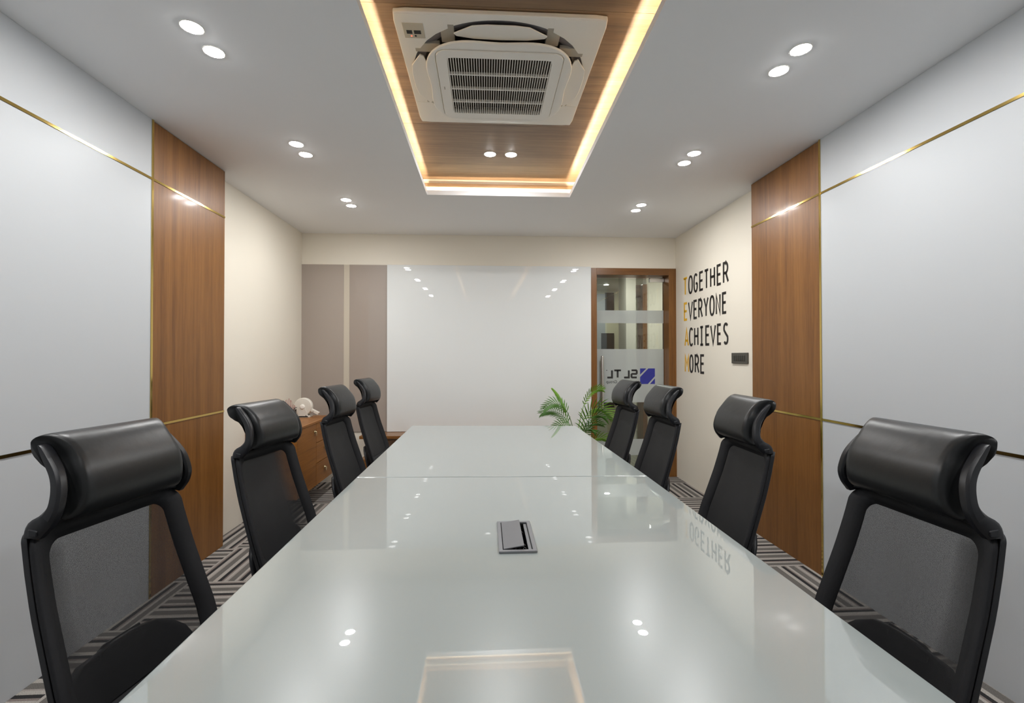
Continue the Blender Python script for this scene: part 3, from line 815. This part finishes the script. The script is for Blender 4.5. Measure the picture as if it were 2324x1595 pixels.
    prof = catmull_closed(prof, 3); px, pz = -.272, .972
    cx = sum(p[0] for p in prof)/len(prof); cz = sum(p[1] for p in prof)/len(prof)
    b = bmesh.new(); secs = []
    ts = [-1, -.985, -.955, -.91, -.85, -.75, -.5, -.25, 0, .25, .5, .75, .85, .91, .955, .985, 1]
    def rear(z):
        Q = [(.92, -.270), (.955, -.276), (.985, -.278), (1.012, -.288), (1.034, -.306), (1.052, -.324), (1.085, -.331)]
        if z <= Q[0][0]: return Q[0][1]
        for (za, xa_), (zb, xb_) in zip(Q, Q[1:]):
            if z <= zb: return xa_+(xb_-xa_)*(z-za)/(zb-za)
        return Q[-1][1]
    for tt in ts:
        a = abs(tt); sc_ = 1.0 if a < .82 else .30+.70*math.sqrt(max(0, 1-((a-.82)/.18)**2))
        sec = []
        for x, z in prof:
            xr = rear(.93+(z-.93)/1.075 if z > .93 else z)-(.006 if z > 1.037 else 0); fr_x = max(0, x-xr)
            x2 = xr+(x-xr)*sc_ + (.003*(1-a*a) if fr_x > .02 else 0)
            z2 = z-(z-cz)*(1-sc_)*.12
            y2 = tt*(.152-.42*fr_x*a**4)
            sec.append((x2-px, y2, z2-pz))
        secs.append(sec)
    sweep(b, secs)
    cu = obj('headrest_cushion', b, M['leather'], t, smooth=True); cu.location = (px, 0, pz)
    # rear shell of the headrest
    b = bmesh.new(); secs = []
    sh = catmull([(-.282, .930), (-.287, .965), (-.290, .99), (-.300, 1.014), (-.316, 1.036), (-.331, 1.049), (-.340, 1.062), (-.340, 1.072)], 3)
    sh = [(x, ZS(z)) for x, z in sh]
    for yy in (-.134, -.125, 0, .125, .134):
        k = .004 if abs(yy) > .13 else .008
        secs.append([(x-px, yy, z-pz) for x, z in sh]+[(x-px-k, yy, z-pz-.003) for x, z in sh[::-1]])
    sweep(b, secs); o = obj('headrest_shell', b, M['black_plastic'], cu, smooth=True)
    # seat
    b = bmesh.new(); lay = []
    for z, gx in ((.405, -.02), (.415, 0), (.452, .0), (.466, -.012), (.471, -.04)):
        lay.append([(x, y, z-(.03*((x-.12)/.13)**2 if x > .12 else 0)) for x, y in rrect(.235+gx, .235+gx, .08, .03, 0, 6)])
    sweep(b, lay); obj('seat_cushion', b, M['fabric'], t, smooth=True)
    obj('seat_pan', prism(bmesh.new(), rrect(.215, .215, .07, .03, 0, 5), .388, .404), M['black_plastic'], t, bevel=.004)
    obj('tilt_mechanism', bx(-.09, .11, -.07, .07, .345, .387), M['black_plastic'], t, bevel=.008)
    obj('gas_column', lathe(bmesh.new(), [(.026, .10), (.026, .24), (.017, .241), (.017, .346)], 16), M['black_plastic'], t, smooth=True)
    b = bmesh.new()
    for k in range(5):
        a = 2*math.pi*k/5+.3; c_, s_ = math.cos(a), math.sin(a)
        tube(b, [(0.02*c_, .02*s_, .115), (.15*c_, .15*s_, .095), (.27*c_, .27*s_, .075)], [.026, .021, .015], 8)
    lathe(b, [(.042, .075), (.042, .125), (.03, .135)], 18)
    obj('star_base', b, M['black_plastic'], t, smooth=True)
    for k in range(5):
        a = 2*math.pi*k/5+.3; c_, s_ = math.cos(a), math.sin(a)
        b = bmesh.new()
        for d in (-.013, .013): lathe(b, [(.020, d-.009), (.0265, d-.005), (.0265, d+.005), (.020, d+.009)], 14, (0, 0, .0265), 'y')
        tube(b, [(0, 0, .03), (0, 0, .075)], .007, 8)
        o = obj('caster', b, M['black_plastic'], t, smooth=True); o.location = (.275*c_, .275*s_, 0); o.rotation_euler = (0, 0, random.uniform(0, 3))
    return t
proto_chair = build_chair()
chairs = [
 # centre of the bracket feet (x, y), forward angle, cushion tilt, dz, label
 ('L', -.878, 1.176, -9.5, 0, -.012, 'black high-back mesh chair nearest the camera on the left side of the table'),
 ('L', -.866, 1.925, -11.0, -12, -.004, 'second black chair from the camera on the left, headrest tipped backwards'),
 ('L', -.857, 2.782, -7.0, -5, 0, 'third black chair from the camera on the left, beside the wooden drawers'),
 ('L', -.908, 3.675, -9.0, -5, 0, 'farthest black chair on the left, in front of the taupe glass panel'),
 ('R', 1.009, 1.066, 181.0, 0, 0, 'black high-back mesh chair nearest the camera on the right side of the table'),
 ('R', 1.056, 1.880, 178.0, -3, 0, 'second black chair from the camera on the right, before the wooden wall panel'),
 ('R', 1.010, 2.645, 182.5, -5, 0, 'third black chair from the camera on the right, before the door frame'),
 ('R', .992, 3.290, 184.0, -5, 0, 'farthest black chair on the right, next to the potted palm'),
]
for n_, (sd, x, y, ang, tilt, dz, lab) in enumerate(chairs):
    a = math.radians(ang); fx, fy = math.cos(a), math.sin(a)
    c = proto_chair if n_ == 0 else dup(proto_chair)
    c.location = (x+.292*fx, y+.292*fy, 0); c.rotation_euler = (0, 0, a)
    c.scale = (1, {1: .94, 2: .90, 3: .87}.get(n_, 1.0), 1)
    c['label'] = lab; c['group'] = 'black task chairs around the conference table'
    for ch in c.children:
        if ch.name.startswith(('headrest_cushion',)): ch.rotation_euler = (0, math.radians(tilt), 0)
        if dz and not ch.name.startswith(('caster', 'star_base')): ch.location.z += dz

# ------------------------------------------------------------------ wall lettering
let = thing('wall_lettering', 'black and yellow words TOGETHER EVERYONE ACHIEVES MORE on the right-hand cream wall', 'lettering', (XR, 4.15, 1.5))
rows_ = [('TOGETHER', 1.853, 2.036, [(4.609, 4.509), (4.489, 4.389), (4.374, 4.283), (4.253, 4.170), (4.154, 4.066), (4.042, 3.952), (3.922, 3.843), (3.817, 3.722)]),
 ('EVERYONE', 1.603, 1.787, [(4.594, 4.513), (4.497, 4.389), (4.378, 4.298), (4.276, 4.185), (4.170, 4.072), (4.056, 3.962), (3.943, 3.858), (3.834, 3.757)]),
 ('ACHIEVES', 1.346, 1.530, [(4.583, 4.484), (4.478, 4.389), (4.366, 4.276), (4.255, 4.166), (4.138, 4.055), (4.045, 3.941), (3.922, 3.847), (3.817, 3.733)]),
 ('MORE', 1.089, 1.270, [(4.579, 4.480), (4.474, 4.384), (4.357, 4.261), (4.241, 4.157)])]
for word, z0, z1, cols in rows_:
    for i, (ch, (ya, yb)) in enumerate(zip(word, cols)):
        f = lambda u, v, d, ya=ya, z0=z0: (-.0005-d, ya-u-4.15, z0+v-1.5)
        o = obj('letter', glyph_bm(ch, ya-yb, z1-z0, .0225, .0015, f), M['yellow'] if i == 0 else M['ink'], let)
        if i == 0: o['label'] = 'yellow letter'

# switch plate
sw = thing('switch_plate', 'dark grey switch plate with six rockers on the cream wall beside the wooden panel', 'switch', (XR, 3.555, 1.236))
obj('plate', bx(-.012, 0, -.115, .115, -.042, .042), M['switch'], sw, bevel=.003)
for k in range(6):
    y = -.072+.0285*k
    o = obj('rocker', bx(-.0155, -.011, y-.012, y+.012, -.021, .021), M['switch_dark'], sw, bevel=.0015); 

# ------------------------------------------------------------------ wall-hung cabinet on the left
X1, Yc0, Yc1, Zc0, Zc1 = -1.45, 3.70, 4.526, .150, .698
cab = thing('wall_cabinet', 'wall-hung brown wooden cabinet with a door and three drawers on the left wall', 'cabinet', (XL+.2, 4.11, Zc0))
def cpart(name, b, m, par=cab, **k):
    bmesh.ops.translate(b, verts=b.verts[:], vec=(-XL-.2, -4.11, -Zc0)); return obj(name, b, m, par, **k)
cpart('carcass', bx(XL, X1-.019, Yc0+.018, Yc1-.001, Zc0+.001, Zc1-.019), M['ac_dark'])  # dark colour paints the shade in the front gaps; carcass itself is wood
cpart('side_panel', bx(XL, X1, Yc0, Yc0+.0165, Zc0, Zc1-.019), M['wood_cab'])
cpart('side_panel', bx(XL, X1-.019, Yc1-.001, Yc1+.001, Zc0, Zc1-.019), M['wood_cab'])
cpart('underside', bx(XL, X1-.019, Yc0+.018, Yc1-.002, Zc0-.001, Zc0+.001), M['wood_cab'])
cpart('cabinet_top', bx(XL, X1+.004, Yc0-.004, Yc1+.002, Zc1-.018, Zc1), M['wood_cab'], bevel=.0015)
def knob(par, y, z):
    b = bmesh.new(); lathe(b, [(.014, X1), (.015, X1+.004), (.008, X1+.007), (.007, X1+.016)], 14, (0, y, z), 'x')
    cpart('key_lock', b, M['gold_pale'], par, smooth=True)
    b = bmesh.new(); prism(b, [(y-.005, z+.006), (y+.005, z+.006), (y+.013, z-.012), (y+.006, z-.032), (y-.006, z-.032), (y-.013, z-.012)], X1+.014, X1+.018, 'yzx')
    cpart('key', b, M['gold_pale'], par, bevel=.001)
M['gold_pale'] = mat('pale brass key', (.75, .66, .42, 1), .2, metal=1)
d = cpart('door', bx(X1-.018, X1, Yc0+.018, 4.112, Zc0, Zc1-.021), M['wood_cab'], bevel=.001); knob(d, 4.075, .612)
for z0, z1 in ((.5135, Zc1-.021), (.337, .5085), (Zc0, .332)):
    d = cpart('drawer', bx(X1-.018, X1, 4.117, Yc1, z0, z1), M['wood_cab'], bevel=.001); knob(d, 4.32, (z0+z1)/2+.02)

# white reel dispenser on the cabinet
reel = thing('tape_dispenser', 'ivory plastic round tape dispenser with an arm standing on the wooden cabinet', 'dispenser', (-1.665, 4.40, Zc1))
b = bmesh.new(); lathe(b, [(.020, -.028), (.076, -.028), (.080, -.022), (.080, .018), (.076, .026), (.020, .026)], 32, (0, 0, .097), 'y'); obj('reel_case', b, M['reel'], reel, smooth=True, bevel=.002)
b = bmesh.new(); lathe(b, [(.012, -.040), (.020, -.039), (.024, -.028)], 20, (0, 0, .097), 'y'); obj('hub', b, M['plastic_white'], reel, smooth=True)
b = bmesh.new(); prism(b, [(-.05, 0), (.055, 0), (.05, .022), (.026, .085), (.014, .118), (-.014, .118), (-.026, .085)], -.034, -.0285, 'xzy'); obj('front_stand', b, M['reel'], reel, bevel=.002)
b = bmesh.new(); prism(b, [(-.05, 0), (.055, 0), (.05, .022), (.026, .085), (.014, .118), (-.014, .118), (-.026, .085)], .0265, .032, 'xzy'); obj('rear_stand', b, M['reel'], reel, bevel=.002)
obj('foot', bx(-.05, .065, -.034, .05, 0, .016), M['reel'], reel, bevel=.003)
b = bmesh.new(); box(b, 0, .085, -.020, .014, -.012, .012); o = obj('arm', b, M['reel'], reel, bevel=.002); o.location = (.062, 0, .072); o.rotation_euler = (0, math.radians(28), 0)
for px_, pz_ in ((.034, .018), (.092, .052)):
    obj('screw', lathe(bmesh.new(), [(.0035, -.0362), (.0035, -.034)], 8, (px_, .0 if px_ < .05 else .012, pz_), 'y'), M['ac_dark'], reel)

# clear holder with red looped wires and dark spectacles
ph = thing('pen_holder', 'small clear holder of red-edged pieces beside the ivory dispenser', 'holder', (-1.715, 4.27, Zc1))
b = bmesh.new(); ring_prism(b, rrect(.030, .022, .006), rrect(.028, .020, .005), 0, .085); obj('cup', b, thin_glass('clear acrylic', (.93, .92, .90, 1), 1.2), ph, smooth=False)
for k, (x, y, h, lean_) in enumerate(((-.020, .0, .170, -.030), (-.012, .006, .180, -.018), (-.002, -.004, .165, -.008), (.006, .005, .125, .002), (.012, -.005, .118, .01))):
    b = bmesh.new(); tube(b, catmull([(x, y, .004), (x+lean_*.5-.006, y, h*.55), (x+lean_-.006, y, h*.93), (x+lean_, y, h), (x+lean_+.006, y, h*.93), (x+lean_*.5+.006, y, h*.55), (x+.004, y, .004)], 4), .0014, 6)
    obj('wire_loop', b, M['red'], ph, smooth=True)
b = bmesh.new(); tube(b, catmull([(.010, -.010, .004), (.018, -.012, .05), (.022, -.012, .095), (.034, -.012, .100), (.044, -.010, .104)], 5), .003, 6); obj('dark_rod', b, M['black_plastic'], ph, smooth=True)
b = bmesh.new(); tube(b, catmull([(.016, .008, .004), (.026, .006, .05), (.034, .004, .088)], 5), .0022, 6); obj('dark_rod', b, M['black_plastic'], ph, smooth=True)

# ------------------------------------------------------------------ low console under the taupe glass
con = thing('low_console', 'brown wooden ledge and low drawers under the taupe glass and whiteboard', 'console', (-.15, 4.62, 0))
def kpart(name, b, m, **k):
    bmesh.ops.translate(b, verts=b.verts[:], vec=(.15, -4.62, 0)); return obj(name, b, m, con, **k)
M['wood_con'] = M['wood_frame_x']
kpart('ledge', bx(-1.20, .95, 4.53, YB-.0145, .468, .496), M['wood_con'], bevel=.002)
kpart('base_top', bx(-1.16, .95, 4.41, YB-.0265, .285, .303), M['wood_con'], bevel=.0015)
for xa, xb in ((-1.16, -.458), (-.455, .246), (.249, .95)):
    kpart('drawer_front', bx(xa, xb, 4.415, 4.433, .04, .283), M['wood_con'], bevel=.001)
kpart('carcass', bx(-1.158, .948, 4.434, YB-.03, .0, .284), M['wood_con'])
kpart('niche_back', bx(-1.20, .95, YB-.026, YB-.0145, .303, .41), M['skirting'])
kpart('screw_cap', lathe(bmesh.new(), [(.006, YB-.017), (.006, YB-.0145)], 8, (-1.09, 0, .44), 'y'), M['ac_dark'])

# ------------------------------------------------------------------ potted palm
pl = thing('potted_palm', 'small green palm with arching fronds behind the far end of the table', 'plant', (.80, 4.12, 0))
obj('pot', lathe(bmesh.new(), [(.0, .0), (.085, .0), (.095, .02), (.125, .26), (.130, .275), (.118, .275), (.112, .25), (.0, .245)], 28, close=False), M['pot'], pl, smooth=True)
obj('soil', lathe(bmesh.new(), [(0, .262), (.114, .258)], 24, close=False), M['soil'], pl)
def frond(pts4, leaf_len, m, start=.42, n=16, spread=1.0, lift=.30):
    P4 = [Vector(p) for p in pts4]
    def B(t): return P4[0]*(1-t)**3+P4[1]*3*t*(1-t)**2+P4[2]*3*t*t*(1-t)+P4[3]*t**3
    b = bmesh.new()
    tube(b, [B(k/16) for k in range(17)], [.0045-.0034*k/16 for k in range(17)], 5)
    for k in range(n):
        f = (k+.5)/n; t = start+(1-start)*f; p = B(t); tg = (B(min(t+.02, 1))-B(t-.02)).normalized()
        side = tg.cross(Vector((0, 0, 1)))
        if side.length < .05: side = Vector((0, 1, 0))
        side.normalize(); upv = side.cross(tg)
        ln = 1.18*leaf_len*(math.sin(math.pi*(.20+.68*f)))**.8*random.uniform(.9, 1.08)
        for s_ in (-1, 1):
            ang = (1.12-.62*f)*spread
            dr = (tg*math.cos(ang)+(side*.62+upv*.72)*s_*math.sin(ang)+upv*lift*.3).normalized()
            wv = (dr.cross(Vector((.15*s_, -1, .1)))).normalized()*.0050
            q4 = [p, p+dr*ln*.35, p+dr*ln*.7-Vector((0, 0, .03*ln)), p+dr*ln-Vector((0, 0, .12*ln))]
            ws = [.35, 1.0, .8, .05]
            fold = Vector((0, .0015, 0))
            L_ = [b.verts.new(q-wv*w_+fold) for q, w_ in zip(q4, ws)]; Cc = [b.verts.new(q) for q in q4]; R_ = [b.verts.new(q+wv*w_+fold) for q, w_ in zip(q4, ws)]
            for i in range(3):
                b.faces.new([L_[i], L_[i+1], Cc[i+1], Cc[i]]); b.faces.new([Cc[i], Cc[i+1], R_[i+1], R_[i]])
    return obj('frond', b, m, pl, smooth=True)
frond([(-.01, .0, .25), (-.03, .02, .58), (-.085, .03, .82), (-.205, .03, .955)], .060, M['leaf2'], .58, 13, .35, .05)
frond([(-.01, -.01, .25), (.0, -.03, .74), (-.13, -.05, .93), (-.285, -.05, .80)], .095, M['leaf'], .50, 14)
frond([(-.01, .01, .25), (.02, .02, .66), (-.14, .03, .83), (-.305, .03, .745)], .095, M['leaf'], .45, 15)
frond([(-.01, -.01, .25), (.0, -.08, .56), (-.09, -.11, .70), (-.195, -.12, .655)], .095, M['leaf'], .40, 11)
frond([(.01, .01, .25), (.0, .04, .74), (.10, .06, .98), (.245, .06, .950)], .085, M['leaf2'], .52, 13)
frond([(.01, -.01, .25), (-.02, -.03, .72), (.13, -.05, .92), (.305, -.05, .715)], .135, M['leaf2'], .42, 15)
frond([(.01, .0, .25), (.0, -.10, .62), (.08, -.13, .82), (.22, -.14, .72)], .130, M['leaf'], .40, 13)
frond([(.01, .01, .25), (.02, .03, .54), (.10, .05, .70), (.250, .05, .635)], .075, M['leaf'], .45, 11)
frond([(.01, -.01, .25), (.04, -.02, .46), (.16, -.03, .60), (.290, -.03, .50)], .095, M['leaf2'], .42, 11)
frond([(.0, -.01, .25), (.01, -.12, .56), (.05, -.17, .68), (.10, -.20, .62)], .095, M['leaf'], .42, 10)
b = bmesh.new(); tube(b, [(.0, 0, .25), (.004, .0, .45), (.012, 0, .62), (.026, 0, .68)], [.004, .0035, .0025, .0008], 6); obj('new_shoot', b, M['stem'], pl, smooth=True)
